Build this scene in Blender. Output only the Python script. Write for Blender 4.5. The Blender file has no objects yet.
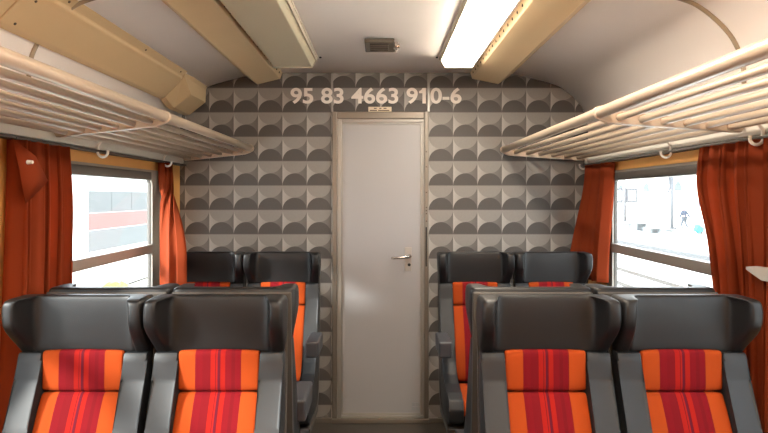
import bpy, bmesh, math, random
from mathutils import Vector, Matrix
random.seed(7)
C = bpy.context.scene.collection
PI = math.pi

# ------------------------------------------------------------------ materials
def lin(c):
    return tuple(((v/255)/12.92 if v/255 <= .04045 else ((v/255+.055)/1.055)**2.4) for v in c) + (1,)

def mat(name, rgb, rough=.5, metal=0., spec=.5, bump=0., bscale=200., var=0., coat=0.):
    m = bpy.data.materials.new(name); m.use_nodes = True
    nt = m.node_tree; b = nt.nodes['Principled BSDF']
    b.inputs['Base Color'].default_value = lin(rgb)
    b.inputs['Roughness'].default_value = rough
    b.inputs['Metallic'].default_value = metal
    b.inputs['Specular IOR Level'].default_value = spec
    if coat: b.inputs['Coat Weight'].default_value = coat
    if bump or var:
        tc = nt.nodes.new('ShaderNodeTexCoord')
        n = nt.nodes.new('ShaderNodeTexNoise'); n.inputs['Scale'].default_value = bscale
        n.inputs['Detail'].default_value = 3
        nt.links.new(tc.outputs['Object'], n.inputs['Vector'])
        if bump:
            bp = nt.nodes.new('ShaderNodeBump'); bp.inputs['Strength'].default_value = bump
            bp.inputs['Distance'].default_value = .002
            nt.links.new(n.outputs['Fac'], bp.inputs['Height']); nt.links.new(bp.outputs['Normal'], b.inputs['Normal'])
        if var:
            mx = nt.nodes.new('ShaderNodeMix'); mx.data_type = 'RGBA'
            c = lin(rgb)
            mx.inputs[6].default_value = tuple(v*(1-var) for v in c[:3])+(1,)
            mx.inputs[7].default_value = tuple(min(1, v*(1+var)) for v in c[:3])+(1,)
            nt.links.new(n.outputs['Fac'], mx.inputs[0]); nt.links.new(mx.outputs[2], b.inputs['Base Color'])
    return m

def emis(name, rgb, strength):
    m = bpy.data.materials.new(name); m.use_nodes = True
    b = m.node_tree.nodes['Principled BSDF']
    b.inputs['Base Color'].default_value = lin(rgb)
    b.inputs['Emission Color'].default_value = lin(rgb)
    b.inputs['Emission Strength'].default_value = strength
    return m

def M(nt, op, a, b=None, c=None):
    n = nt.nodes.new('ShaderNodeMath'); n.operation = op
    for i, v in enumerate((a, b, c)):
        if v is None: continue
        if isinstance(v, (int, float)): n.inputs[i].default_value = v
        else: nt.links.new(v, n.inputs[i])
    return n.outputs[0]

def wallpaper():
    m = bpy.data.materials.new('retro_wallpaper'); m.use_nodes = True
    nt = m.node_tree; b = nt.nodes['Principled BSDF']
    tc = nt.nodes.new('ShaderNodeTexCoord'); sp = nt.nodes.new('ShaderNodeSeparateXYZ')
    nt.links.new(tc.outputs['Object'], sp.inputs[0])
    P = .1624
    u = M(nt, 'FRACT', M(nt, 'DIVIDE', M(nt, 'ADD', sp.outputs[0], .007+P*20), P))
    v = M(nt, 'FRACT', M(nt, 'DIVIDE', M(nt, 'ADD', sp.outputs[2], -1.577+P*20), P))
    du = M(nt, 'ABSOLUTE', M(nt, 'SUBTRACT', u, .5))
    def dist(vc):
        dv = M(nt, 'SUBTRACT', v, vc)
        return M(nt, 'SQRT', M(nt, 'ADD', M(nt, 'MULTIPLY', du, du), M(nt, 'MULTIPLY', dv, dv)))
    low = M(nt, 'LESS_THAN', dist(0.), .497)
    top = M(nt, 'LESS_THAN', dist(1.), .497)
    left = M(nt, 'LESS_THAN', u, .5)
    def mix(f, a, bb):
        n = nt.nodes.new('ShaderNodeMix'); n.data_type = 'RGBA'
        nt.links.new(f, n.inputs[0])
        for i, q in ((6, a), (7, bb)):
            if isinstance(q, tuple): n.inputs[i].default_value = q
            else: nt.links.new(q, n.inputs[i])
        return n.outputs[2]
    # the printed shapes have a printed gradient of their own
    fade = mix(M(nt, 'MULTIPLY', du, 2.), lin((96, 92, 89)), lin((168, 163, 157)))
    fade_r = mix(M(nt, 'MULTIPLY', du, 2.), lin((112, 108, 104)), lin((92, 88, 85)))
    fade_l = mix(M(nt, 'MULTIPLY', du, 2.), lin((130, 126, 121)), lin((156, 152, 147)))
    cc = mix(left, fade_r, fade_l)
    cc = mix(top, cc, lin((127, 123, 119)))
    cc = mix(low, cc, lin((72, 68, 66)))
    # thin dark printed joint between rows and columns
    edge = M(nt, 'LESS_THAN', M(nt, 'MINIMUM', v, M(nt, 'SUBTRACT', 1., v)), .012)
    cc = mix(edge, cc, lin((96, 92, 88)))
    nz = nt.nodes.new('ShaderNodeTexNoise'); nz.inputs['Scale'].default_value = 90
    nt.links.new(tc.outputs['Object'], nz.inputs['Vector'])
    hv = nt.nodes.new('ShaderNodeHueSaturation')
    nt.links.new(cc, hv.inputs['Color'])
    nt.links.new(M(nt, 'ADD', .93, M(nt, 'MULTIPLY', nz.outputs['Fac'], .14)), hv.inputs['Value'])
    nt.links.new(hv.outputs[0], b.inputs['Base Color'])
    b.inputs['Roughness'].default_value = .5
    b.inputs['Specular IOR Level'].default_value = .35
    return m

def stripes():
    m = bpy.data.materials.new('striped_moquette'); m.use_nodes = True
    nt = m.node_tree; b = nt.nodes['Principled BSDF']
    tc = nt.nodes.new('ShaderNodeTexCoord'); sp = nt.nodes.new('ShaderNodeSeparateXYZ')
    nt.links.new(tc.outputs['Object'], sp.inputs[0])
    f = M(nt, 'DIVIDE', M(nt, 'ADD', sp.outputs[0], .13), .26)
    r = nt.nodes.new('ShaderNodeValToRGB'); r.color_ramp.interpolation = 'CONSTANT'
    O, K, R, P, D = (138, 54, 16), (98, 10, 18), (128, 20, 14), (76, 16, 32), (84, 11, 18)
    st = [(0, O), (.215, K), (.305, (93, 10, 17)), (.405, R), (.462, D), (.472, R), (.49, P), (.515, D), (.525, R),
          (.585, K), (.66, (90, 10, 17)), (.70, K), (.775, O)]
    els = r.color_ramp.elements
    while len(els) > 1: els.remove(els[-1])
    els[0].position = 0; els[0].color = lin(O)
    for p, c in st[1:]:
        e = els.new(p); e.color = lin(c)
    nt.links.new(f, r.inputs[0])
    # woven thread: fine vertical ribs
    w = nt.nodes.new('ShaderNodeTexWave'); w.inputs['Scale'].default_value = 130; w.inputs['Distortion'].default_value = .6
    nt.links.new(tc.outputs['Object'], w.inputs['Vector'])
    hv = nt.nodes.new('ShaderNodeHueSaturation'); nt.links.new(r.outputs[0], hv.inputs['Color'])
    nt.links.new(M(nt, 'ADD', .92, M(nt, 'MULTIPLY', w.outputs['Fac'], .16)), hv.inputs['Value'])
    nt.links.new(hv.outputs[0], b.inputs['Base Color'])
    bp = nt.nodes.new('ShaderNodeBump'); bp.inputs['Strength'].default_value = .25; bp.inputs['Distance'].default_value = .001
    nt.links.new(w.outputs['Fac'], bp.inputs['Height']); nt.links.new(bp.outputs['Normal'], b.inputs['Normal'])
    b.inputs['Roughness'].default_value = .85
    b.inputs['Specular IOR Level'].default_value = .1
    return m

def cloth(name, rgb, trans, tf):
    m = bpy.data.materials.new(name); m.use_nodes = True
    nt = m.node_tree; b = nt.nodes['Principled BSDF']; out = nt.nodes['Material Output']
    b.inputs['Base Color'].default_value = lin(rgb); b.inputs['Roughness'].default_value = .85
    b.inputs['Specular IOR Level'].default_value = .15
    t = nt.nodes.new('ShaderNodeBsdfTranslucent'); t.inputs['Color'].default_value = lin(trans)
    mx = nt.nodes.new('ShaderNodeMixShader'); mx.inputs[0].default_value = tf
    nt.links.new(b.outputs[0], mx.inputs[1]); nt.links.new(t.outputs[0], mx.inputs[2]); nt.links.new(mx.outputs[0], out.inputs[0])
    return m

def glass():
    m = bpy.data.materials.new('window_glass'); m.use_nodes = True
    nt = m.node_tree; out = nt.nodes['Material Output']; nt.nodes.remove(nt.nodes['Principled BSDF'])
    t = nt.nodes.new('ShaderNodeBsdfTransparent'); t.inputs[0].default_value = (.95, .97, .96, 1)
    g = nt.nodes.new('ShaderNodeBsdfGlossy'); g.inputs['Roughness'].default_value = .02
    d = nt.nodes.new('ShaderNodeBsdfTranslucent'); d.inputs[0].default_value = (.9, .9, .9, 1)   # dusty pane
    m0 = nt.nodes.new('ShaderNodeMixShader'); m0.inputs[0].default_value = .015
    nt.links.new(t.outputs[0], m0.inputs[1]); nt.links.new(d.outputs[0], m0.inputs[2])
    mx = nt.nodes.new('ShaderNodeMixShader'); mx.inputs[0].default_value = .04
    nt.links.new(m0.outputs[0], mx.inputs[1]); nt.links.new(g.outputs[0], mx.inputs[2]); nt.links.new(mx.outputs[0], out.inputs[0])
    return m

MT = {
 'wallpaper': wallpaper(), 'stripes': stripes(), 'glass': glass(),
 'ceiling': mat('ceiling_laminate', (245, 235, 228), .45, spec=.3, var=.03, bscale=3),
 'cream': mat('cream_painted_metal', (196, 170, 132), .42, spec=.4, var=.04, bscale=6),
 'rack': mat('cream_enamelled_tube', (182, 162, 142), .3, spec=.5),
 'rackrail': mat('pale_grey_rail', (205, 200, 190), .4),
 'wall': mat('tan_laminate_wall', (222, 162, 90), .5, var=.06, bscale=8),
 'dado': mat('dark_lower_wall', (62, 54, 48), .6),
 'floor': mat('dark_rubber_floor', (64, 58, 52), .5, bump=.2, bscale=120),
 'alu': mat('window_aluminium', (146, 139, 130), .4, metal=.2),
 'gasket': mat('dark_rubber_gasket', (78, 73, 68), .55),
 'bronze': mat('bronze_door_frame', (116, 110, 102), .38, metal=.5),
 'silver': mat('silver_door_trim', (146, 144, 140), .4, metal=.5),
 'door': mat('satin_grey_door', (148, 147, 149), .34, spec=.45),
 'chrome': mat('polished_steel', (205, 200, 196), .2, metal=1.),
 'plate_grey': mat('satin_handle_plate', (160, 156, 152), .35, metal=.4),
 'black': mat('black_hole', (14, 13, 12), .8),
 'leather': mat('black_leatherette', (19, 18, 19), .44, spec=.3, bump=.12, bscale=260),
 'bolster': mat('charcoal_moulded_plastic', (30, 31, 33), .5, spec=.3, bump=.12, bscale=500),
 'shell': mat('taupe_plastic_shell', (62, 57, 52), .5, spec=.4, bump=.1, bscale=500),
 'armpad': mat('dark_grey_armrest', (46, 47, 51), .5),
 'steel': mat('painted_steel', (80, 80, 84), .45, metal=.5),
 'curtain': cloth('burnt_orange_curtain', (128, 52, 24), (212, 108, 44), .27),
 'white_plastic': mat('white_plastic', (225, 220, 212), .4),
 'grey_plastic': mat('grey_plastic', (186, 180, 170), .45),
 'unlit': mat('unlit_lamp_cover', (196, 186, 160), .35, spec=.4),
 'lampbase': mat('lamp_base', (190, 180, 162), .45),
 'lit': emis('lit_lamp_cover', (255, 242, 222), 19.),
 'letter': mat('pale_lettering', (222, 214, 206), .5),
 'plate': mat('pale_plate', (214, 198, 172), .5),
 'ink': mat('dark_print', (70, 56, 46), .6),
 'vent': mat('dark_vent_metal', (96, 88, 78), .45, metal=.4),
 'pilot': mat('sticker_grey', (140, 142, 146), .5),
 'ballast': mat('track_ballast', (216, 213, 206), .95, var=.15, bscale=3),
 'rust': mat('rail_steel', (60, 52, 46), .6, metal=.3),
 'platform': mat('platform_paving', (200, 196, 188), .9),
 'kerb': mat('platform_edge_stone', (66, 66, 68), .9),
 'facade': mat('pale_station_facade', (214, 206, 192), .9),
 'archway': mat('arched_window_grey', (58, 66, 66), .7),
 'train_white': mat('train_white', (232, 234, 234), .6),
 'train_red': mat('train_red', (100, 36, 30), .6),
 'train_glass': mat('train_window', (46, 51, 54), .6),
 'train_grey': mat('train_lower_grey', (54, 60, 63), .6),
 'post': mat('post_grey', (62, 64, 70), .7),
 'jacket': mat('blue_grey_jacket', (34, 44, 64), .9),
 'trousers': mat('grey_trousers', (52, 58, 68), .9),
 'skin': mat('skin', (190, 140, 112), .7), 'hair': mat('dark_hair', (50, 46, 48), .8),
 'bluebag': mat('turquoise_bag', (36, 118, 146), .8),
 'lime': mat('lime_cloth', (104, 134, 6), .7),
 'luggage': mat('grey_luggage', (92, 96, 100), .8),
}

# ------------------------------------------------------------------ mesh helpers
def obj(name, bm, m, parent=None, smooth=False, loc=None):
    bmesh.ops.recalc_face_normals(bm, faces=bm.faces)
    me = bpy.data.meshes.new(name); bm.to_mesh(me); bm.free()
    o = bpy.data.objects.new(name, me); C.objects.link(o)
    for q in (m if isinstance(m, (list, tuple)) else [m]): me.materials.append(q)
    if smooth:
        for p in me.polygons: p.use_smooth = True
    if parent: o.parent = parent
    if loc: o.location = loc
    return o
def thing(name, label, cat, loc=(0, 0, 0), rz=0., group=None):
    o = bpy.data.objects.new(name, None); C.objects.link(o)
    o.empty_display_size = .1
    o.location = loc; o.rotation_euler = (0, 0, rz)
    o['label'] = label; o['category'] = cat
    if group: o['group'] = group
    return o
def tag(o, label, cat, group=None):
    o['label'] = label; o['category'] = cat
    if group: o['group'] = group
    return o
def struct(o):
    o['kind'] = 'structure'; return o
def dup(root, loc, rz=0., label=None, group=None):
    r = root.copy(); C.objects.link(r); r.location = loc; r.rotation_euler = (0, 0, rz)
    if label: r['label'] = label
    if group: r['group'] = group
    for ch in list(root.children):
        c = ch.copy(); C.objects.link(c); c.parent = r
        for g in list(ch.children):
            d = g.copy(); C.objects.link(d); d.parent = c
    return r
def box(bm, x0, x1, y0, y1, z0, z1, bev=0., seg=2):
    vs = [bm.verts.new((x, y, z)) for x in (x0, x1) for y in (y0, y1) for z in (z0, z1)]
    fs = []
    for q in ((0, 1, 3, 2), (4, 6, 7, 5), (0, 4, 5, 1), (2, 3, 7, 6), (0, 2, 6, 4), (1, 5, 7, 3)):
        fs.append(bm.faces.new([vs[i] for i in q]))
    if bev:
        es = list({e for f in fs for e in f.edges})
        bmesh.ops.bevel(bm, geom=es, offset=bev, segments=seg, profile=.6, affect='EDGES')
    return bm
def prism(bm, pts, a, b, axis='x', bev=0., seg=2):
    """closed polygon of 2-D points extruded along an axis"""
    def P(p, t):
        if axis == 'x': return (t, p[0], p[1])
        if axis == 'y': return (p[0], t, p[1])
        return (p[0], p[1], t)
    A = [bm.verts.new(P(p, a)) for p in pts]; B = [bm.verts.new(P(p, b)) for p in pts]
    n = len(pts); fs = [bm.faces.new(A), bm.faces.new(B[::-1])]
    for i in range(n):
        fs.append(bm.faces.new((A[i], B[i], B[(i+1) % n], A[(i+1) % n])))
    if bev:
        es = list({e for f in fs for e in f.edges})
        bmesh.ops.bevel(bm, geom=es, offset=bev, segments=seg, profile=.6, affect='EDGES')
    return bm
def tube(bm, path, r, n=12, cap=True, closed=False):
    path = [Vector(p) for p in path]; rings = []
    N = len(path); up = None
    for i, p in enumerate(path):
        if closed: d = path[(i+1) % N]-path[i-1]
        else: d = path[min(i+1, N-1)]-path[max(i-1, 0)]
        d.normalize()
        if up is None:
            up = Vector((0, 0, 1)) if abs(d.z) < .9 else Vector((1, 0, 0))
        a = d.cross(up).normalized(); b = a.cross(d).normalized(); up = b
        rr = r[i] if isinstance(r, (list, tuple)) else r
        rings.append([bm.verts.new(p+a*math.cos(2*PI*k/n)*rr+b*math.sin(2*PI*k/n)*rr) for k in range(n)])
    M_ = N if closed else N-1
    for i in range(M_):
        A, B = rings[i], rings[(i+1) % N]
        for k in range(n):
            bm.faces.new((A[k], A[(k+1) % n], B[(k+1) % n], B[k]))
    if cap and not closed:
        bm.faces.new(rings[0][::-1]); bm.faces.new(rings[-1])
    return bm
def disc(bm, c, r, axis, t, n=16):
    d = Vector({'x': (t, 0, 0), 'y': (0, t, 0), 'z': (0, 0, t)}[axis]); c = Vector(c)
    return tube(bm, [c, c+d], r, n)
def rrect(a0, a1, b0, b1, r, n=5):
    pts = []
    for (ca, cb, s) in ((a1-r, b1-r, 0), (a0+r, b1-r, 1), (a0+r, b0+r, 2), (a1-r, b0+r, 3)):
        for k in range(n+1):
            t = PI/2*(s+k/n); pts.append((ca+r*math.cos(t), cb+r*math.sin(t)))
    return pts
def ring_x(bm, outer, inner, x0, x1):
    """ring between two loops in the YZ plane, thick along x"""
    n = len(outer)
    V = lambda pts, x: [bm.verts.new((x, p[0], p[1])) for p in pts]
    o0, o1, i0, i1 = V(outer, x0), V(outer, x1), V(inner, x0), V(inner, x1)
    for k in range(n):
        j = (k+1) % n
        bm.faces.new((o0[k], o0[j], i0[j], i0[k])); bm.faces.new((o1[k], i1[k], i1[j], o1[j]))
        bm.faces.new((o0[k], o1[k], o1[j], o0[j])); bm.faces.new((i0[k], i0[j], i1[j], i1[k]))
    return bm
def loft(bm, fronts, backs):
    """sections with front and back chains of equal length, closed all round"""
    F = [[bm.verts.new(p) for p in s] for s in fronts]; B = [[bm.verts.new(p) for p in s] for s in backs]
    n = len(F[0])
    for i in range(len(F)-1):
        for k in range(n-1):
            bm.faces.new((F[i][k], F[i][k+1], F[i+1][k+1], F[i+1][k]))
            bm.faces.new((B[i][k+1], B[i][k], B[i+1][k], B[i+1][k+1]))
        for k in (0, n-1):
            bm.faces.new((F[i][k], F[i+1][k], B[i+1][k], B[i][k]))
    for i in (0, len(F)-1):
        for k in range(n-1):
            bm.faces.new((F[i][k], B[i][k], B[i][k+1], F[i][k+1]))
    return bm
def subsurf(o, lv=2):
    s = o.modifiers.new('subdivision', 'SUBSURF'); s.levels = lv; s.render_levels = lv
    for p in o.data.polygons: p.use_smooth = True
    return o
def NB(): return bmesh.new()

# ------------------------------------------------------------------ camera
F_PX = 620.0
cam = bpy.data.cameras.new('camera'); co = bpy.data.objects.new('camera', cam); C.objects.link(co)
co.location = (0, 0, 1.5); co.rotation_euler = (PI/2, 0, 0)
cam.sensor_width = 36; cam.lens = F_PX/768*36
cam.shift_x = 3.0/768; cam.shift_y = -19.5/768
cam.clip_start = .02; cam.clip_end = 300
bpy.context.scene.camera = co

# ------------------------------------------------------------------ the setting
XL, XR, YB, YF = -1.34, 1.38, -1.6, 4.13
HW = [(1.376, 1.770), (1.377, 1.98), (1.347, 2.08), (1.293, 2.153), (1.213, 2.22), (1.14, 2.253), (.99, 2.293), (.873, 2.318), (.70, 2.327)]
def smooth(P, k=4):
    out = []
    for i in range(len(P)-1):
        p0, p1, p2, p3 = (Vector(P[j]) for j in (max(i-1, 0), i, i+1, min(i+2, len(P)-1)))
        for q in range(k):
            t = q/k
            v = .5*((2*p1)+(p2-p0)*t+(2*p0-5*p1+4*p2-p3)*t*t+(3*p1-p0-3*p2+p3)*t**3); out.append(tuple(v))
    return out+[tuple(P[-1])]
HW = smooth(HW)
MIR = lambda p: (.04-p[0], p[1])
prof = HW + [(.02, 2.327)] + [MIR(p) for p in HW[::-1]]
outp = [(.02+(p[0]-.02)*1.035, p[1]+.05) for p in prof]
bm = NB()
loft(bm, [[(p[0], y, p[1]) for p in prof] for y in (YB, YF)], [[(p[0], y, p[1]) for p in outp] for y in (YB, YF)])
ceil = struct(obj('ceiling', bm, MT['ceiling'], smooth=True))

struct(obj('floor', box(NB(), XL-.1, XR+.1, YB, YF+.1, -.06, 0), MT['floor']))

DX0, DX1, DZ = -.325, .316, 2.067
bm = NB()
box(bm, XL-.1, DX0, YF, YF+.07, 0, 2.45); box(bm, DX1, XR+.1, YF, YF+.07, 0, 2.45); box(bm, DX0, DX1, YF, YF+.07, DZ, 2.45)
struct(obj('wall_front', bm, MT['wallpaper']))
struct(obj('wall_rear', box(NB(), XL-.1, XR+.1, YB-.07, YB, 0, 2.45), MT['wall']))

WINS = [(2.28, 3.74), (.42, 1.84)]
WZ0, WZ1 = .85, 1.655
def side_wall(name, x, s):
    bm = NB(); a, b = sorted((x, x+.013*s)); e = .025
    ys = sorted([YB, YF+.0]+[v for w in WINS for v in (w[0]+e, w[1]-e)])
    box(bm, a, b, YB, YF, 0, WZ0+e); box(bm, a, b, YB, YF, WZ1-e, 1.95)
    for i in range(0, len(ys), 2): box(bm, a, b, ys[i], ys[i+1], WZ0+e, WZ1-e)
    return struct(obj(name, bm, MT['wall']))
side_wall('wall_left', XL, -1); side_wall('wall_right', XR, 1)
for nm, x, s in (('trim_1', XL, 1), ('trim_2', XR, -1)):
    a, b = sorted((x, x+.018*s))
    struct(obj(nm, box(NB(), a, b, YB, YF, 0, .66, .004), MT['dado']))

def window(name, x, s, y0, y1, jb=.085):
    """x: wall face, s: outward direction"""
    bm = NB()
    a, b = sorted((x-.016*s, x+.014*s))
    ring_x(bm, rrect(y0, y1, WZ0, WZ1, .075), rrect(y0+.05, y1-jb, WZ0+.05, WZ1-.045, .045), a, b)
    w = struct(obj(name, bm, MT['alu']))
    g0, g1 = sorted((x-.004*s, x+.012*s))
    bm = NB(); ring_x(bm, rrect(y0+.045, y1-jb+.005, WZ0+.045, WZ1-.04, .05), rrect(y0+.056, y1-jb-.007, WZ0+.056, WZ1-.052, .035), g0, g1)
    obj('gasket', bm, MT['gasket'], w)
    bm = NB(); a, b = sorted((x-.024*s, x+.012*s))
    box(bm, a, b, y0+.045, y1-jb+.03, 1.175, 1.228, .006)
    obj('sash_bar', bm, MT['alu'], w)
    p0, p1 = sorted((x+.003*s, x+.007*s))
    obj('upper_pane', box(NB(), p0, p1, y0+.053, y1-jb-.004, 1.225, WZ1-.055), MT['glass'], w)
    obj('lower_pane', box(NB(), p0, p1, y0+.053, y1-jb-.004, WZ0+.055, 1.178), MT['glass'], w)
    bm = NB(); a, b = sorted((x-.02*s, x+.03*s))          # dark blind box along the top of the frame
    box(bm, a, b, y0+.06, y1-jb-.02, WZ1-.058, WZ1-.012, .006)
    obj('blind_slot', bm, MT['gasket'], w)
    return w
window('window_1', XL, -1, *WINS[0], .15); window('window_2', XR, 1, *WINS[0])
window('window_3', XL, -1, *WINS[1]); window('window_4', XR, 1, *WINS[1])

# door and its frame
bm = NB()
box(bm, DX0, -.292, YF-.018, YF+.06, 0, DZ, .005); box(bm, .287, DX1, YF-.018, YF+.06, 0, DZ, .005)
box(bm, -.2921, .2871, YF-.018, YF+.06, 2.018, DZ, .005)
door = struct(obj('door_1', bm, MT['bronze']))
bm = NB()
box(bm, -.292, -.262, YF-.008, YF+.06, .03, 2.018, .004); box(bm, .279, .2875, YF-.008, YF+.06, .03, 2.018, .002)
box(bm, -.262, .279, YF-.008, YF+.06, 1.998, 2.018, .003); box(bm, -.262, .279, YF-.01, YF+.06, .03, .047, .003)
obj('inner_frame', bm, MT['silver'], door)
obj('door_panel', box(NB(), -.262, .279, YF+.012, YF+.045, .045, 2.0), MT['door'], door)
bm = NB()
for a in ((-.262, -.254, .045, 2.0), (.262, .279, .045, 2.0)): box(bm, a[0], a[1], YF+.004, YF+.014, a[2], a[3], .002)
box(bm, -.254, .262, YF+.004, YF+.014, 1.985, 2.0, .002); box(bm, -.254, .262, YF+.004, YF+.014, .045, .058, .002)
obj('edge_strip', bm, MT['silver'], door)
bm = NB(); box(bm, .158, .205, YF+.005, YF+.012, 1.005, 1.165, .003)
hp = obj('handle_plate', bm, MT['plate_grey'], door)
bm = NB(); tube(bm, [(.193, YF+.01, 1.108), (.193, YF-.035, 1.108), (.18, YF-.047, 1.106), (.14, YF-.05, 1.102), (.085, YF-.046, 1.098), (.07, YF-.04, 1.096)], [.011, .010, .010, .010, .009, .007], 12)
obj('lever', bm, MT['chrome'], hp, smooth=True)
bm = NB(); disc(bm, (.188, YF+.006, 1.048), .010, 'y', -.004); obj('keyhole', bm, MT['black'], hp)
bm = NB()
box(bm, .296, .304, YF-.021, YF-.017, 1.04, 1.30); obj('strike_slot', bm, MT['black'], door)
bm = NB()
for z in (1.80, 1.70, 1.53, 1.43, 1.41, 1.39, 1.34): bm = NB(); disc(bm, (.301, YF-.017, z), .005, 'y', -.003, 8); obj('screw', bm, MT['ink'], door)
bm = NB()
for i in range(2):
    for j in range(2): box(bm, .205+i*.028, .230+i*.028, YF+.009, YF+.0125, .075+j*.028, .100+j*.028)
obj('sticker', bm, MT['pilot'], door)
struct(obj('trim_3', box(NB(), DX0-.002, DX1+.002, YF-.03, YF+.06, 0, .03, .004), MT['bronze']))
# metal joint strips above the door and the skirting strips
struct(obj('trim_4', box(NB(), -.333, -.319, YF-.006, YF+.01, DZ, 2.327, .002), MT['silver']))
struct(obj('trim_5', box(NB(), .309, .325, YF-.006, YF+.01, DZ, 2.327, .002), MT['silver']))
struct(obj('baseboard_left', box(NB(), XL, DX0, YF-.012, YF+.01, 0, .03, .003), MT['bronze']))
struct(obj('baseboard_right', box(NB(), DX1, XR, YF-.012, YF+.01, 0, .03, .003), MT['bronze']))
struct(obj('trim_6', box(NB(), -.37, -.352, YF-.004, YF+.01, .03, .05), MT['bronze']))

# ribs over the coves
for nm, pts in (('trim_7', [(p[0]-.0, 2.35, p[1]-.0) for p in HW[3:-1]]), ('trim_8', [(MIR(p)[0], 2.35, p[1]) for p in HW[3:-1]])):
    bm = NB(); tube(bm, pts, .011, 10); struct(obj(nm, bm, mat(nm, (150, 134, 112), .45), smooth=True))

# ------------------------------------------------------------------ ceiling fittings
def beam(label, sec, ends, hole_line):
    t = thing('ceiling_beam', label, 'beam', (sec[1][0], ends[1], sec[1][1]), 0, 'perforated beams along the ceiling')
    ox, oy, oz = t.location
    bm = NB(); prism(bm, [(p[0]-ox, p[1]-oz) for p in sec], ends[0]-oy, ends[1]-oy, 'y', .003, 1)
    obj('casing', bm, MT['cream'], t)
    bm = NB(); (hx, hz, nx) = hole_line
    y = ends[1]-.10
    while y > .9:
        c = Vector((hx-ox, y-oy, hz-oz))
        tube(bm, [c-Vector((.003*nx, 0, 0)), c+Vector((.0022*nx, 0, 0))], .0075, 8); y -= .10
    obj('vent_holes', bm, MT['black'], t)
    return t
beam('tan metal ceiling beam with row of small holes, right of the lit lamp', [(.590, 2.335), (.604, 2.284), (.778, 2.249), (.873, 2.318), (.873, 2.34)], (-1.55, 4.115), (.597, 2.309, -1))
beam('tan metal ceiling beam with row of small holes, left of the unlit lamp', [(-.650, 2.335), (-.668, 2.284), (-.820, 2.246), (-.900, 2.305), (-.90, 2.34)], (-1.55, 4.115), (-.659, 2.309, 1))

def lamp(label, x0, x1, s, m, y1, y0):
    t = thing('ceiling_lamp', label, 'lamp', (x0, y1, 2.327))
    w = (x1-x0)
    bm = NB(); prism(bm, [(-.008*s, 0), (w+.004*s, 0), (w+.004*s, -.012), (-.008*s, -.012)], .03, y0-y1, 'y'); obj('base', bm, MT['lampbase'], t)
    sec = [(0, -.011), (.028*s, -.058), (w*.88, -.058), (w*.955, -.052), (w*.955, -.011)]
    bm = NB(); prism(bm, [(w*.956, -.011), (w*.956, -.043), (w*.975, -.043), (w*.975, -.011)], 0, y0-y1, 'y', .001, 1); obj('side_flange', bm, MT['lampbase'], t)
    bm = NB(); prism(bm, [(-.006*s, -.011), (.002*s, -.026), (.0045*s, -.026), (-.001*s, -.011)], 0, y0-y1, 'y'); obj('side_flange', bm, MT['lampbase'], t)
    bm = NB(); prism(bm, sec, 0, y0-y1, 'y', .004, 2); obj('diffuser', bm, m, t)
    bm = NB(); prism(bm, [(-.004*s, -.012), (.027*s, -.064), (w*.90, -.064), (w*.985, -.058), (w*.985, -.012)], 0.0005, .018, 'y', .002, 1); obj('end_cap', bm, MT['lampbase'], t)
    bm = NB(); disc(bm, (-.022*s, .0, -.0005), .007, 'z', -.006, 8); obj('screw', bm, MT['black'], t)
    return t
lamp('long lit fluorescent ceiling lamp glowing warm white', .352, .552, 1, MT['lit'], 3.66, 1.0)
lamp('long unlit ceiling lamp with dull beige cover', -.380, -.648, -1, MT['unlit'], 3.66, 1.0)
lamp('long fluorescent fill lamp added unseen behind the camera, on the left of the aisle', -.380, -.648, -1, MT['lit'], .7, -1.5)  # unseen left rear lamp, added as fill light for the carriage
lamp('long lit fluorescent ceiling lamp further back, on the right of the aisle', .352, .552, 1, MT['lit'], .9, -1.5)

t = thing('ceiling_vent', 'small dark louvred ceiling vent with bright catch between the two lamps', 'vent', (-.008, 3.34, 2.327))
bm = NB(); box(bm, -.078, .078, -.11, .11, -.022, 0, .004); obj('housing', bm, MT['vent'], t)
bm = NB(); box(bm, -.05, .048, -.085, .085, -.0235, -.021); obj('opening', bm, MT['black'], t)
for i in range(4):
    bm = NB(); y = -.063+i*.042; box(bm, -.05, .048, y-.007, y+.007, -.028, -.0225, .002); obj('louvre', bm, MT['vent'], t)
bm = NB(); box(bm, .079, .098, -.05, .03, -.03, -.001, .004); disc(bm, (.107, -.01, -.016), .013, 'x', -.012); disc(bm, (.088, .075, -.014), .012, 'z', -.014)
obj('catch', bm, MT['chrome'], t)

t = thing('cable_duct', 'yellowish cream box duct running along the left ceiling cove', 'duct', (-1.2, 4.12, 2.15))
def sec(pts): return [(x+1.2, z-2.15) for x, z in pts]
bm = NB(); prism(bm, sec([(-1.135, 2.262), (-1.138, 2.240), (-1.172, 2.212), (-1.170, 2.196), (-1.184, 2.184), (-1.274, 2.088), (-1.30, 2.076), (-1.32, 2.10)]), 2.07-4.12, 3.655-4.12, 'y', .003, 1); obj('cover', bm, MT['cream'], t)
bm = NB(); prism(bm, sec([(-1.135, 2.262), (-1.138, 2.240), (-1.172, 2.212), (-1.170, 2.196), (-1.184, 2.184), (-1.274, 2.088), (-1.30, 2.076), (-1.32, 2.10)]), -1.55-4.12, 2.062-4.12, 'y', .003, 1); obj('cover', bm, MT['cream'], t)
bm = NB()
A = [(-1.145, 2.255), (-1.160, 2.214), (-1.172, 2.196), (-1.274, 2.088), (-1.30, 2.074), (-1.325, 2.10)]
Bp = [(-1.14, 2.255), (-1.160, 2.212), (-1.164, 2.128), (-1.268, 2.046), (-1.30, 2.04), (-1.33, 2.06)]
va = [bm.verts.new((x+1.2, 3.66-4.12, z-2.15)) for x, z in A]; vb = [bm.verts.new((x+1.2, 3.80-4.12, z-2.15)) for x, z in Bp]; vc = [bm.verts.new((x+1.2, -.008, z-2.15)) for x, z in Bp]
bm.faces.new(va); bm.faces.new(vc[::-1])
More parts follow.
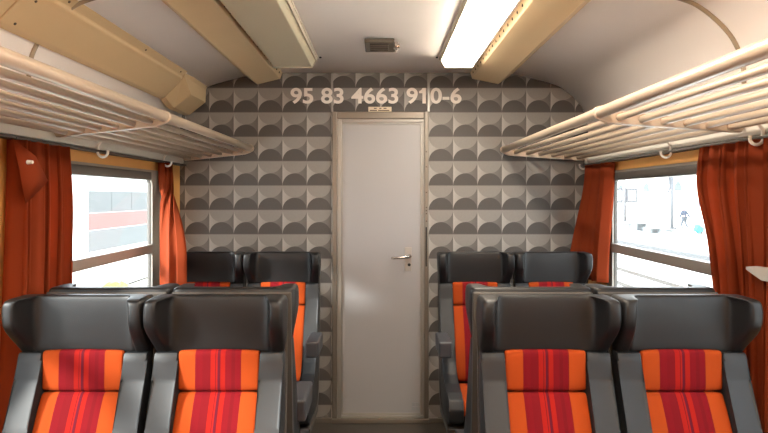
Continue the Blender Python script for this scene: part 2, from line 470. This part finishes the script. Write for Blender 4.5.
for P, Q in ((va, vb), (vb, vc)):
    for k in range(6): bm.faces.new((P[k], Q[k], Q[(k+1) % 6], P[(k+1) % 6]))
obj('end_box', bm, MT['cream'], t)
bm = NB()
for y, x, z in ((2.14, -1.192, 2.1755), (2.14, -1.264, 2.0985), (2.30, -1.157, 2.2243), (3.05, -1.157, 2.2243), (3.58, -1.157, 2.2243), (2.0, -1.192, 2.1755)):
    c = Vector((x+1.2, y-4.12, z-2.15)); n = Vector((.75, 0, -.66)); bm = NB(); tube(bm, [c-n*.004, c+n*.003], .005, 8); obj('screw', bm, MT['ink'], t)

# ------------------------------------------------------------------ luggage racks
def rack(label, xf, xw, s, brackets, hooks, zw, zf):
    """xf front rail, xw wall, s = +1 on the right side"""
    t = thing('luggage_rack', label, 'luggage rack', (xw, 4.1, zw), 0, 'tubular luggage racks above the windows')
    T = lambda x, y, z: (x-xw, y-4.1, z-zw)
    bm = NB(); tube(bm, [T(xf, -1.55, zf), T(xf, 4.115, zf)], .021, 16); obj('front_rail', bm, MT['rack'], t, smooth=True)
    xe = xw-.045*s; nb = 6
    for i in range(nb):
        f = (i+1)/(nb+.35)
        x = xf+(xe-xf)*f-.012*s; z = zf-.012+(1.757-zf+.012)*f
        bm = NB(); tube(bm, [T(x, -1.55, z), T(x, 4.1, z)], .0128, 12); obj('bar', bm, MT['rack'], t, smooth=True)
    for y in brackets:
        bm = NB(); pts = [(xf-xw, zf+.012-zw), (xe-xw, 1.775-zw), (xe+.012*s-xw, 1.757-zw), (xe-xw, 1.738-zw), (xf+.03*s-xw, zf-.040-zw), (xf-.006*s-xw, zf-.026-zw)]
        prism(bm, pts, y-.011-4.1, y+.011-4.1, 'y', .005, 2); b = obj('bracket', bm, MT['rack'], t)
        bm = NB(); tube(bm, [T(xf, y-.014, zf), T(xf, y+.014, zf)], .0245, 16); obj('collar', bm, MT['rack'], b, smooth=True)
    bm = NB(); a, b_ = sorted((0, -.03*s)); box(bm, a, b_, -1.55-4.1, .02, 1.722-zw, 1.768-zw, .005); obj('wall_rail', bm, MT['rackrail'], t)
    for y in hooks:
        x0 = xw-.036*s; z0 = 1.787
        P = []
        for k in range(7): P.append(T(x0-.03*s, y, z0+.004-.0045*k) if k else T(x0, y, z0+.004))
        cx, cz, r = x0-.030*s, z0-.080, .024
        path = [T(x0+.004*s, y, z0), T(x0-.018*s, y, z0-.002), T(x0-.026*s, y, z0-.014), T(x0-.022*s, y, z0-.034), T(x0-.008*s, y, z0-.052)]
        for k in range(11):
            a = math.radians(24-k*22)
            path.append(T(cx+s*math.cos(a)*r*1.0, y, cz+math.sin(a)*r))
        bm = NB(); tube(bm, path, .006, 8); obj('coat_hook', bm, MT['white_plastic'], t, smooth=True)
    return t
rack('cream tubular luggage rack above the left window', -.864, XL, -1, (4.088, 2.48, .85, -.8), (3.70, 2.84, .9), 1.75, 1.821)
rack('cream tubular luggage rack above the right window', .812, XR, 1, (4.088, 2.305, .6, -1.0), (4.03, 2.86, 2.17, .9), 1.75, 1.813)

# ------------------------------------------------------------------ lettering
def text_mesh(name, body, m, h, width, xc, y, zb, bold, parent=None):
    cu = bpy.data.curves.new(name, 'FONT'); cu.body = body; cu.size = 1; cu.extrude = .004; cu.offset = bold; cu.align_x = 'LEFT'
    tmp = bpy.data.objects.new(name+'_curve', cu); C.objects.link(tmp)
    bpy.context.view_layer.update()
    me = bpy.data.meshes.new_from_object(tmp.evaluated_get(bpy.context.evaluated_depsgraph_get()))
    bpy.data.objects.remove(tmp); bpy.data.curves.remove(cu)
    xs = [v.co.x for v in me.vertices]; ys = [v.co.y for v in me.vertices]
    x0, x1, y0, y1 = min(xs), max(xs), min(ys), max(ys)
    for v in me.vertices:
        v.co = ((v.co.x-x0)/(x1-x0)*width-width/2, -v.co.z*.25, (v.co.y-y0)/(y1-y0)*h)
    t = thing(name, 'large pale number 95 83 4663 910-6 lettered on the wall above the door', 'lettering', (xc, y, zb))
    big = bmesh.new(); big.from_mesh(me); bpy.data.meshes.remove(me)
    bmesh.ops.remove_doubles(big, verts=big.verts, dist=1e-6)
    left = set(big.verts)                                  # one part for every figure
    while left:
        st = [left.pop()]; isl = set(st)
        while st:
            for e in st.pop().link_edges:
                for v in e.verts:
                    if v not in isl: isl.add(v); left.discard(v); st.append(v)
        bm = NB(); mp = {v: bm.verts.new(v.co) for v in isl}
        for f in big.faces:
            if f.verts[0] in mp: bm.faces.new([mp[v] for v in f.verts])
        zs = [v.co.z for v in isl]; xs_ = [v.co.x for v in isl]; yy_ = [v.co.y for v in isl]
        n_ = obj('dash' if max(zs)-min(zs) < .05 else 'numeral', bm, m, t)
        if max(zs)-min(zs) > .08 and max(xs_)-min(xs_) < .042:      # the figure one has a short flag
            a_, zt_ = min(xs_), max(zs)
            fb = NB(); prism(fb, [(a_-.0005, zt_), (a_-.0005, zt_-.034), (a_-.022, zt_-.034), (a_-.022, zt_-.020), (a_-.008, zt_-.014)], -.0012, .0012, 'y'); obj('flag', fb, m, n_)
    big.free()
    return t
text_mesh('vehicle_number', '95 83 4663 910-6', MT['letter'], .107, 1.137, -.033, YF-.0068, 2.120, .022)
t = thing('notice_plate', 'tiny pale printed notice plate above the door frame', 'sign', (-.007, YF, 2.083))
bm = NB(); box(bm, -.077, .077, -.005, .0, -.017, .017, .001); obj('plate', bm, MT['plate'], t)
bm = NB()
for a, b in ((-.040, -.022), (-.004, .010), (.024, .044)): box(bm, a, b, -.006, -.0048, .004, .010)
for a, b in ((-.068, -.02), (-.012, .062)): box(bm, a, b, -.006, -.0048, -.010, -.004)
obj('print', bm, MT['ink'], t)

# ------------------------------------------------------------------ seats
def make_seat(label, arm):
    t = thing('train_seat', label, 'train seat')
    # head rest: wings come forward at the top and fade out at the bottom
    secs = [(1.004, .202, .094, .140, .098), (1.007, .205, .090, .143, .096), (1.026, .207, .074, .144, .095), (1.062, .211, .036, .145, .094), (1.092, .214, .010, .145, .093), (1.112, .2148, .002, .145, .093),
            (1.140, .215, .000, .145, .093), (1.162, .2145, .001, .145, .095), (1.175, .2125, .004, .143, .097), (1.182, .208, .010, .140, .100), (1.185, .200, .020, .135, .104)]
    fr, bk = [], []
    for z, w, tip, back, pan in secs:
        half = [(w, tip+.020), (w-.002, tip+.008), (w-.007, tip+.0015), (w-.014, tip), (w-.033, tip), (w-.038, tip+.002), (w-.043, tip+.010), (w-.052, tip+(pan-tip)*.75), (w-.058, tip+(pan-tip)*.93), (w-.068, pan), (w-.095, pan+.002), (w*.25, pan+.003)]
        m_ = (tip+.02+.128)/2
        hb = [(w, m_), (w, .110), (w, .120), (w-.002, .128), (w-.006, .136), (w-.012, back-.003), (w-.02, back), (w-.04, back), (w-.055, back), (w-.07, back), (w-.1, back+.001), (w*.25, back+.001)]
        fr.append([(-x, y, z) for x, y in half]+[(x, y, z) for x, y in half[::-1]])
        bk.append([(-x, y, z) for x, y in hb]+[(x, y, z) for x, y in hb[::-1]])
    h = subsurf(obj('headrest', loft(NB(), fr, bk), MT['leather'], t), 1)
    # back cushion: an upper and a lower pad with a crease between
    def pad(name, profile, hw, depth, e=.014):
        fr, bk = [], []; n = len(profile)
        for i, (y, z) in enumerate(profile):
            a = Vector(profile[max(i-1, 0)]); b = Vector(profile[min(i+1, n-1)]); d = (b-a).normalized()
            nrm = Vector((-d.y, d.x))            # into the seat
            if nrm.x < 0 and nrm.y > -.2: nrm = -nrm
            half = [(hw, .014), (hw-.0005, .006), (hw-.003, .0015), (hw-.010, 0), (hw*.6, -.002), (hw*.2, -.003)]
            f = [(x, y+nrm.x*q, z+nrm.y*q) for x, q in half]; g = [(x, y+nrm.x*depth, z+nrm.y*depth) for x, q in half]
            fr.append([(-x, yy, zz) for x, yy, zz in f]+f[::-1]); bk.append([(-x, yy, zz) for x, yy, zz in g]+g[::-1])
        return subsurf(obj(name, loft(NB(), fr, bk), MT['stripes'], t), 1)
    pad('upper_back_cushion', [(.106, 1.0125), (.090, 1.012), (.083, 1.0085), (.080, 1.000), (.079, .96), (.077, .92), (.077, .894), (.081, .886), (.096, .8822)], .129, .05)
    pad('lower_back_cushion', [(.100, .8815), (.082, .880), (.072, .874), (.046, .83), (.021, .78), (-.016, .70), (-.038, .62), (-.050, .55), (-.048, .50), (-.03, .47)], .129, .05)
    pad('seat_cushion', [(-.01, .468), (-.06, .474), (-.14, .480), (-.25, .484), (-.35, .482), (-.40, .472), (-.425, .45), (-.43, .42)], .128, .07)
    # side bolsters: they run down the back and sweep forward under the seat
    prof = [(.082, 1.006), (.074, .985), (.066, .92), (.002, .79), (-.046, .68), (-.078, .60), (-.120, .545), (-.20, .520), (-.33, .515), (-.395, .495), (-.42, .45), (-.41, .39), (-.36, .36),
            (-.15, .345), (-.03, .36), (.05, .44), (.09, .62), (.124, .85), (.138, 1.006)]
    for s in (-1, 1):
        bm = NB(); a, b = sorted((.1295*s, .205*s)); prism(bm, prof, a, b, 'x', .009, 2)
        o = obj('side_bolster', bm, MT['bolster'], t)
        for p in o.data.polygons: p.use_smooth = True
        o.modifiers.new('smooth', 'EDGE_SPLIT').split_angle = math.radians(38)
    sh = [(.146, 1.166), (.149, 1.174), (.155, 1.170), (.155, .90), (.118, .60), (.07, .40), (.00, .30), (-.36, .31), (-.38, .345), (-.15, .34), (-.03, .355), (.055, .44), (.094, .62), (.128, .85), (.141, 1.0), (.146, 1.02)]
    bm = NB(); prism(bm, sh, -.207, .207, 'x', .003, 1); obj('back_shell', bm, MT['shell'], t)
    bm = NB(); box(bm, -.13, .13, -.33, -.05, 0, .025, .008); prism(bm, [(-.28, .02), (-.09, .02), (-.06, .325), (-.33, .325)], -.06, .06, 'x', .01, 2)
    obj('pedestal', bm, MT['steel'], t)
    if arm:
        bm = NB(); a, b = sorted((.168*arm, .236*arm)); box(bm, a, b, -.25, -.005, .665, .748, .012, 3); obj('armrest', bm, MT['armpad'], t)
    return t
XS = {'L1': -.947, 'L2': -.515, 'R1': .523, 'R2': .955}
XB = {'L1': -.992, 'L2': -.560, 'R1': .538, 'R2': .974}
YFR, YAW, YBK = 1.885, 2.290, 3.460
gF, gA, gB = 'front row seats facing the camera', 'seats turned towards the end wall', 'back row seats facing the camera at the end wall'
left_arm = make_seat('front row train seat with red and orange stripes, just right of the aisle', -1)
right_arm = make_seat('front row train seat with red and orange stripes, just left of the aisle', 1)
no_arm = make_seat('front row striped train seat at far left, beside the gathered curtain', 0)
left_arm['group'] = right_arm['group'] = no_arm['group'] = gF
left_arm.location = (XS['R1'], YFR, 0); right_arm.location = (XS['L2'], YFR, 0); no_arm.location = (XS['L1'], YFR, 0)
dup(no_arm, (XS['R2'], YFR, 0), 0, 'front row striped train seat at far right, beside the right curtain')
for k, proto, lab in (('L1', no_arm, 'seat facing away by the left window, only its black headrest top showing'),
                      ('L2', left_arm, 'seat facing away left of the aisle, back to back with the front row'),
                      ('R1', no_arm, 'seat facing away right of the aisle, back to back with the front row'),
                      ('R2', no_arm, 'seat facing away by the right window, only its headrest top showing')):
    dup(proto, (XS[k], YAW, 0), PI, lab, gA)
for k, proto, lab in (('L1', no_arm, 'back row seat in the left window corner beside the far curtain'),
                      ('L2', right_arm, 'back row striped seat against the wall just left of the door'),
                      ('R1', left_arm, 'back row striped seat against the wall just right of the door'),
                      ('R2', no_arm, 'back row seat in the right window corner beside the far curtain')):
    dup(proto, (XB[k], YBK, 0), 0, lab, gB)

# ------------------------------------------------------------------ curtains
def curtain(label, top, bot, zt, zb, n, at, ab, seed=0, mid=None, nv=18, vend=1., sg=1):
    """top/bot: polylines (x, y) in plan; pleats stand off the line"""
    rnd = random.Random(seed)
    ph = [rnd.uniform(-.5, .5) for _ in range(n+2)]; am = [rnd.uniform(.6, 1.25) for _ in range(n+2)]
    def at_(poly, u):
        L = [0]
        for i in range(len(poly)-1): L.append(L[-1]+(Vector(poly[i+1])-Vector(poly[i])).length)
        d = u*L[-1]
        for i in range(len(poly)-1):
            if d <= L[i+1]+1e-9:
                f = (d-L[i])/(L[i+1]-L[i]); return Vector(poly[i]).lerp(Vector(poly[i+1]), f)
        return Vector(poly[-1])
    NU = n*12; bm = NB(); rows = []
    for j in range(nv+1):
        v = j/nv; row = []
        w = min(1, v/vend); w = w*w*(3-2*w)
        for i in range(NU+1):
            u = i/NU
            q0, q1 = at_(top, u), at_(bot, u)
            p = q0.lerp(q1, w)
            if mid:
                g = math.exp(-((v-mid[0])/mid[1])**2); p = p+Vector(mid[2])*g*u**1.5
            d = (at_(top, min(1, u+.01))-at_(top, max(0, u-.01))).lerp(at_(bot, min(1, u+.01))-at_(bot, max(0, u-.01)), w).normalized()
            nr = Vector((-d.y, d.x))
            k = u*n+.45*math.sin(2.3*u*n+ph[0]*6)*math.sin(PI*u); ki = max(0, min(int(k), n)); fr_ = k-math.floor(k)
            s = sg*(2*abs(math.sin(PI*fr_))**.8-1)
            amp = (at+(ab-at)*v)*am[min(ki, n)]
            p = p+nr*s*amp+d*math.sin(2*PI*fr_)*amp*.3
            row.append(bm.verts.new((p.x, p.y, zt+(zb-zt)*v)))
        rows.append(row)
    for j in range(nv):
        for i in range(NU):
            bm.faces.new((rows[j][i], rows[j][i+1], rows[j+1][i+1], rows[j+1][i]))
    x0, y0 = top[0]
    t = thing('curtain', label, 'curtain', (x0, y0, zt), 0, 'burnt orange window curtains')
    bmesh.ops.translate(bm, verts=bm.verts, vec=(-x0, -y0, -zt))
    o = obj('drape', bm, MT['curtain'], t, smooth=True)
    sd = o.modifiers.new('thickness', 'SOLIDIFY'); sd.thickness = .002
    bm = NB()
    for i in range(NU-2):
        pass
    tube(bm, [(p[0]-x0, p[1]-y0, .006) for p in top], .006, 8); obj('heading_cord', bm, MT['gasket'], t)
    return t
c1 = curtain('near left burnt orange curtain with a folded flap and white button', [(-1.292, 2.19), (-1.292, 2.525)], [(-1.280, 2.13), (-1.280, 2.53)], 1.703, .56, 8, .026, .036, 1, (.2, .2, (0, .035)), sg=-1)
ox, oy, oz = c1.location
bm = NB()
tri = [(-1.262, 2.125, 1.700), (-1.225, 2.20, 1.645), (-1.222, 2.275, 1.560), (-1.228, 2.225, 1.520), (-1.240, 2.165, 1.478), (-1.245, 2.14, 1.58)]
vs = [bm.verts.new((x-ox, y-oy, z-oz)) for x, y, z in tri]; c = bm.verts.new((-1.218-ox, 2.20-oy, 1.58-oz))
for i in range(6): bm.faces.new((vs[i], vs[(i+1) % 6], c))
f = obj('folded_flap', bm, MT['curtain'], c1, smooth=True); f.modifiers.new('thickness', 'SOLIDIFY').thickness = .003
bm = NB(); tube(bm, [(-1.236-ox, 2.168-oy, 1.622-oz), (-1.217-ox, 2.166-oy, 1.622-oz)], [.008, .006], 12); obj('snap_button', bm, MT['white_plastic'], f)['label'] = 'small white snap button'
curtain('far left burnt orange curtain hanging in front of the patterned wall', [(-1.30, 3.66), (-1.29, 3.82)], [(-1.225, 3.47), (-1.13, 3.27), (-1.025, 3.24)], 1.703, 1.0, 5, .020, .022, 2, None, 18, .75, -1)
c2 = curtain('near right burnt orange curtain held by a pale clip', [(1.330, 2.05), (1.330, 2.565)], [(1.318, 2.05), (1.318, 2.405)], 1.703, .56, 10, .026, .034, 3, (.13, .13, (0, .06)), 18, .8)
curtain('far right burnt orange curtain sweeping out over the window seat', [(1.335, 3.60), (1.325, 4.03)], [(1.30, 3.60), (1.24, 3.78), (1.185, 3.95)], 1.703, 1.0, 5, .020, .024, 4)
ox, oy, oz = c2.location
bm = NB(); pts = [(2.03, 1.268), (2.03, 1.222), (2.07, 1.222), (2.155, 1.248), (2.155, 1.258), (2.10, 1.266)]
prism(bm, [(a-oy, b-oz) for a, b in pts], 1.268-ox, 1.276-ox, 'x', .001, 1); obj('tie_clip', bm, MT['grey_plastic'], c2)['label'] = 'pale grey tie clip'
for nm, x, s in (('left', XL, 1), ('right', XR, -1)):
    a, b = sorted((x+.002*s, x+.05*s))
    bm = NB(); box(bm, a, b, YB, YF-.02, 1.706, 1.716, .002)
    tag(obj('curtain_track', bm, MT['gasket']), 'thin dark curtain track under the %s luggage rack' % nm, 'curtain track', 'curtain tracks')

# ------------------------------------------------------------------ outside, left: ground, shrub, passing train
GZ = -1.3
bm = NB(); box(bm, -60, 13.2, -60, 140, GZ-.2, GZ); struct(obj('ground', bm, MT['ballast']))
t = thing('lime_bush', 'rounded lime green bush outside the left window near its bottom', 'bush', (-3.0, 7.0, GZ))
bm = NB()
bmesh.ops.create_icosphere(bm, subdivisions=4, radius=1)
rb = random.Random(4)
for v in bm.verts:
    f = 1+.05*math.sin(9*v.co.x+2)*math.sin(8*v.co.y+1)*math.sin(10*v.co.z)+rb.uniform(-.02, .02)
    v.co = Vector((math.copysign(abs(v.co.x)**.8, v.co.x)*.24*f, v.co.y*.25*f, math.copysign(abs(v.co.z)**.7, v.co.z)*.72*f+1.135))
obj('foliage', bm, MT['lime'], t)
bm = NB(); tube(bm, [(0, 0, 0), (.01, 0, .45)], .03, 8); obj('stem', bm, MT['rust'], t)

TX = -6.0
t = thing('passenger_train', 'white passenger train with red band outside the left window', 'train', (TX, 4.0, GZ))
L = 26.0
bm = NB(); prism(bm, [(0, .75), (0, 3.55), (-.25, 3.95), (-.9, 4.15), (-1.9, 4.15), (-2.55, 3.95), (-2.8, 3.55), (-2.8, .75)], 0, L, 'y', .03, 2); obj('body', bm, MT['train_white'], t)
y = .3
while y+3.4 < L:
    bm = NB(); box(bm, -.01, .012, y, y+3.3, 2.47, 2.93, .005); w = obj('window', bm, MT['train_glass'], t)
    for q in (1.09, 2.19):
        bm = NB(); box(bm, .010, .018, y+q, y+q+.03, 2.47, 2.93); obj('pillar', bm, MT['train_grey'], w)
    bm = NB(); box(bm, -.01, .010, y, y+3.3, 2.11, 2.46, .003); obj('red_panel', bm, MT['train_red'], t)['label'] = 'red band below the windows'
    bm = NB(); box(bm, -.01, .010, y, y+3.3, 1.66, 2.10, .003); obj('lower_panel', bm, MT['train_grey'], t)
    bm = NB(); box(bm, -.01, .008, y+3.45, y+4.05, .9, 3.0, .01); obj('door', bm, MT['train_white'], t)
    y += 4.2
for y in (3.0, 22.0):
    bm = NB(); box(bm, -.35, -.15, y-1.5, y+1.5, .35, .65, .03); b = obj('bogie', bm, MT['rust'], t)
    for q in (-1, 1):
        bm = NB(); disc(bm, (-.55, y+q, .45), .43, 'x', .12, 24); obj('wheel', bm, MT['rust'], b)
for x in (-8.1, -6.66):
    bm = NB(); box(bm, x-.04, x+.04, -30, 110, GZ, GZ+.05); tag(obj('rail', bm, MT['rust']), 'steel rail under the passing train outside the left window', 'rail', 'rails under the train')

# ------------------------------------------------------------------ outside, right: rails, platform, station
for x, lab in ((7.6, 'nearer steel rail on the ballast outside the right window'), (9.1, 'farther steel rail, nearest to the platform, outside the right window')):
    bm = NB(); prism(bm, [(x-.06, GZ), (x+.06, GZ), (x+.03, GZ+.03), (x+.03, GZ+.12), (x-.03, GZ+.12), (x-.03, GZ+.03)], -30, 110, 'y'); tag(obj('rail', bm, MT['rust']), lab, 'rail', 'rails by the platform')
PZ = -.9
struct(obj('platform', box(NB(), 13.2, 60, -60, 140, GZ-.2, PZ), MT['platform']))
struct(obj('platform_edge', box(NB(), 13.05, 13.5, -60, 140, GZ+.02, PZ+.02, .02), MT['kerb']))
def W(px, py, Y): return ((px-381)/F_PX*Y, Y, 1.5-(py-197)/F_PX*Y)
# station building: facade parallel to the tracks
FX = 30.0
t = thing('station_building', 'pale station building with arched openings behind the platform', 'building', (FX, 60, PZ))
bm = NB(); box(bm, 0, 6, -70, 70, 0, 12); obj('facade', bm, MT['facade'], t)
y = 40.0
while y < 110:
    bm = NB(); yy = y-60; w = 1.0
    pts = [(yy-w, .25), (yy+w, .25), (yy+w, 3.1)]+[(yy+w*math.cos(a), 3.1+w*math.sin(a)) for a in [PI*k/10 for k in range(1, 10)]]+[(yy-w, 3.1)]
    n = len(pts); prism(bm, pts, -.05, .02, 'x'); ff = obj('arch_surround', bm, MT['platform'], t)
    sc = [(yy+(p[0]-yy)*.86, .3+(p[1]-.25)*.95) for p in pts[2:]]
    bm = NB(); prism(bm, sc, -.08, .0, 'x'); obj('fanlight', bm, MT['archway'], ff)
    y += 7.5
def pole(px, pyb, pyt, lab, r=.09, sign=False, name='platform_post'):
    Y = 2.4/((pyb-197)/F_PX); x = (px-381)/F_PX*Y; ht = (pyb-pyt)/F_PX*Y
    t = thing(name, lab, 'post', (x, Y, PZ), 0, None if sign else 'posts along the platform')
    bm = NB(); tube(bm, [(0, 0, 0), (0, 0, ht)], [r, r*.8], 12); obj('shaft', bm, MT['post'], t, smooth=True)
    bm = NB(); box(bm, -r*2, r*2, -r*2, r*2, 0, .12, .02); obj('foot', bm, MT['post'], t)
    return t, x, Y, ht
t, x, Y, ht = pole(672, 229, 172, 'thick grey post on the platform beside the walking person', .13)
bm = NB(); prism(bm, [(-.45, ht*.55), (-.38, ht*.55), (-.1, ht*.72), (-.1, ht*.90), (-.30, ht*.95), (-.2, ht*.75)], -.05, .05, 'y'); obj('scroll_bracket', bm, MT['post'], t)
pole(699, 231, 172, 'thin grey post on the platform right of the walking person', .06)
t, x, Y, ht = pole(625, 222, 176, 'sign post holding two framed dark boards on the platform', .12, True, 'sign_post')
for q0, q1 in ((-.95, -.22), (.12, 1.15)):
    bm = NB(); box(bm, q0, q1, -.10, .10, ht-2.6, ht-1.15, .02); b = obj('board', bm, MT['post'], t)
    bm = NB(); box(bm, q0+.22, q1-.22, -.13, -.09, ht-2.35, ht-1.4, .01); obj('board_face', bm, MT['facade'], b)
# luggage piled at the edge and benches
for px, py, w_, d_, h, lab in ((634, 231, .85, .5, .58, 'long low grey stack of boards on the platform, farthest of three'), (652, 233.2, .45, .4, .36, 'short low grey bench on the platform, middle of three'), (667, 231.8, .4, .3, .16, 'very low grey slab on the platform beside the thick post, nearest of three')):
    x_, y_, _ = W(px, py, 2.4/((py-197)/F_PX))
    t = thing('platform_bench', lab, 'bench', (x_, y_, PZ), .35, 'low benches on the platform')
    bm = NB(); box(bm, -w_, w_, -d_, d_, h-.08, h, .02); obj('seat', bm, MT['luggage'], t)
    for q in (-1, 1):
        bm = NB(); box(bm, q*w_*.8-.08, q*w_*.8+.08, -d_*.8, d_*.8, 0, h-.08, .01); obj('leg', bm, MT['luggage'], t)
# walking person with a trolley bag
def skin_mesh(name, pts, edges, radii, m, parent, lv=2, root=0):
    me = bpy.data.meshes.new(name); me.from_pydata(pts, edges, []); me.update()
    o = bpy.data.objects.new(name, me); C.objects.link(o)
    md = o.modifiers.new('skin', 'SKIN')
    for i, r in enumerate(radii):
        me.skin_vertices[0].data[i].radius = (r, r) if isinstance(r, float) else r
    me.skin_vertices[0].data[root].use_root = True
    ss = o.modifiers.new('sub', 'SUBSURF'); ss.levels = lv; ss.render_levels = lv
    bpy.context.view_layer.update()
    m2 = bpy.data.meshes.new_from_object(o.evaluated_get(bpy.context.evaluated_depsgraph_get()))
    bpy.data.objects.remove(o); m2.name = name
    m2.materials.clear(); m2.materials.append(m)
    for p in m2.polygons: p.use_smooth = True
    r = bpy.data.objects.new(name, m2); C.objects.link(r); r.parent = parent
    return r
Yp = 2.4/((230.5-197)/F_PX); xp = (684.5-381)/F_PX*Yp
t = thing('person', 'person in blue-grey jacket walking on the platform pulling a bag', 'person', (xp, Yp, PZ), .5)
pts = [(0, 0, .92), (0, .01, 1.12), (0, .03, 1.34), (0, .05, 1.46), (0, .07, 1.53), (0, .08, 1.64), (0, .08, 1.72),
       (-.09, 0, .88), (-.10, .16, .50), (-.10, .10, .09), (-.10, .24, .04),
       (.09, 0, .88), (.10, -.02, .48), (.10, -.26, .14), (.10, -.16, .05),
       (-.19, .04, 1.38), (-.25, .10, 1.12), (-.24, .24, .90), (-.24, .28, .82),
       (.19, .02, 1.38), (.27, -.10, 1.12), (.32, -.22, .90), (.33, -.25, .82)]
ed = [(0, 1), (1, 2), (2, 3), (3, 4), (4, 5), (5, 6), (0, 7), (7, 8), (8, 9), (9, 10), (0, 11), (11, 12), (12, 13), (13, 14), (2, 15), (15, 16), (16, 17), (17, 18), (2, 19), (19, 20), (20, 21), (21, 22)]
rad = [.13, .13, .15, .07, .055, .095, .075, .095, .065, .042, .04, .095, .065, .042, .04, .065, .05, .036, .04, .065, .05, .036, .04]
b = skin_mesh('body', pts, ed, rad, MT['skin'], t)
J = [0, 1, 2, 3, 15, 16, 17, 19, 20, 21]
mp = {v: i for i, v in enumerate(J)}
skin_mesh('jacket', [pts[i] if i != 0 else (0, 0, .80) for i in J], [(mp[a], mp[c]) for a, c in ed if a in mp and c in mp], [(rad[i]+.02) for i in J], MT['jacket'], t)
J = [0, 7, 8, 9, 11, 12, 13]; mp = {v: i for i, v in enumerate(J)}
skin_mesh('trousers', [pts[i] for i in J], [(mp[a], mp[c]) for a, c in ed if a in mp and c in mp], [(rad[i]+.018) for i in J], MT['trousers'], t)
skin_mesh('hair', [(0, .05, 1.62), (0, .05, 1.71), (0, .08, 1.755)], [(0, 1), (1, 2)], [.085, .095, .06], MT['hair'], t)
Yb = 2.4/((234-197)/F_PX); xb = (697.5-381)/F_PX*Yb
t = thing('trolley_bag', 'turquoise trolley bag behind the walking person on the platform', 'bag', (xb, Yb, PZ), .4)
bm = NB(); box(bm, -.30, .30, -.16, .16, .10, .56, .06, 3); bmesh.ops.rotate(bm, verts=bm.verts, cent=(0, 0, .1), matrix=Matrix.Rotation(.5, 3, 'Y')); obj('bag_body', bm, MT['bluebag'], t)
bm = NB(); tube(bm, [(-.2, 0, .55), (-.45, .1, .80), (-.55, .15, .86)], .02, 8); obj('handle', bm, MT['post'], t)
for s in (-1, 1):
    bm = NB(); disc(bm, (.18, s*.15-.02, .08), .08, 'y', .04); obj('wheel', bm, MT['hair'], t)

# ------------------------------------------------------------------ light
w = bpy.data.worlds.new('overcast_sky'); bpy.context.scene.world = w; w.use_nodes = True
nt = w.node_tree; bg = nt.nodes['Background']
tc = nt.nodes.new('ShaderNodeTexCoord'); sp = nt.nodes.new('ShaderNodeSeparateXYZ'); nt.links.new(tc.outputs['Generated'], sp.inputs[0])
rp = nt.nodes.new('ShaderNodeValToRGB')
rp.color_ramp.elements[0].position = 0.0; rp.color_ramp.elements[0].color = (.88, .94, 1., 1)
rp.color_ramp.elements[1].position = .6; rp.color_ramp.elements[1].color = (.80, .90, 1., 1)
nt.links.new(sp.outputs[2], rp.inputs[0]); nt.links.new(rp.outputs[0], bg.inputs['Color'])
bg.inputs['Strength'].default_value = 5.6
sun = bpy.data.lights.new('sun', 'SUN'); sun.energy = 8; sun.angle = math.radians(8); sun.color = (1, .97, .93)
so = bpy.data.objects.new('sun', sun); C.objects.link(so)
so.rotation_euler = Vector((.62, .52, -.40)).to_track_quat('-Z', 'Y').to_euler()

vs_ = bpy.context.scene.view_settings
bpy.context.scene.display_settings.display_device = 'sRGB'
vs_.view_transform = 'Standard'; vs_.look = 'None'; vs_.gamma = 1; vs_.use_curve_mapping = False; vs_.exposure = 0.85
cy = bpy.context.scene.cycles
cy.max_bounces = 10; cy.diffuse_bounces = 6; cy.transparent_max_bounces = 12; cy.sample_clamp_indirect = 6; cy.caustics_reflective = False; cy.caustics_refractive = False
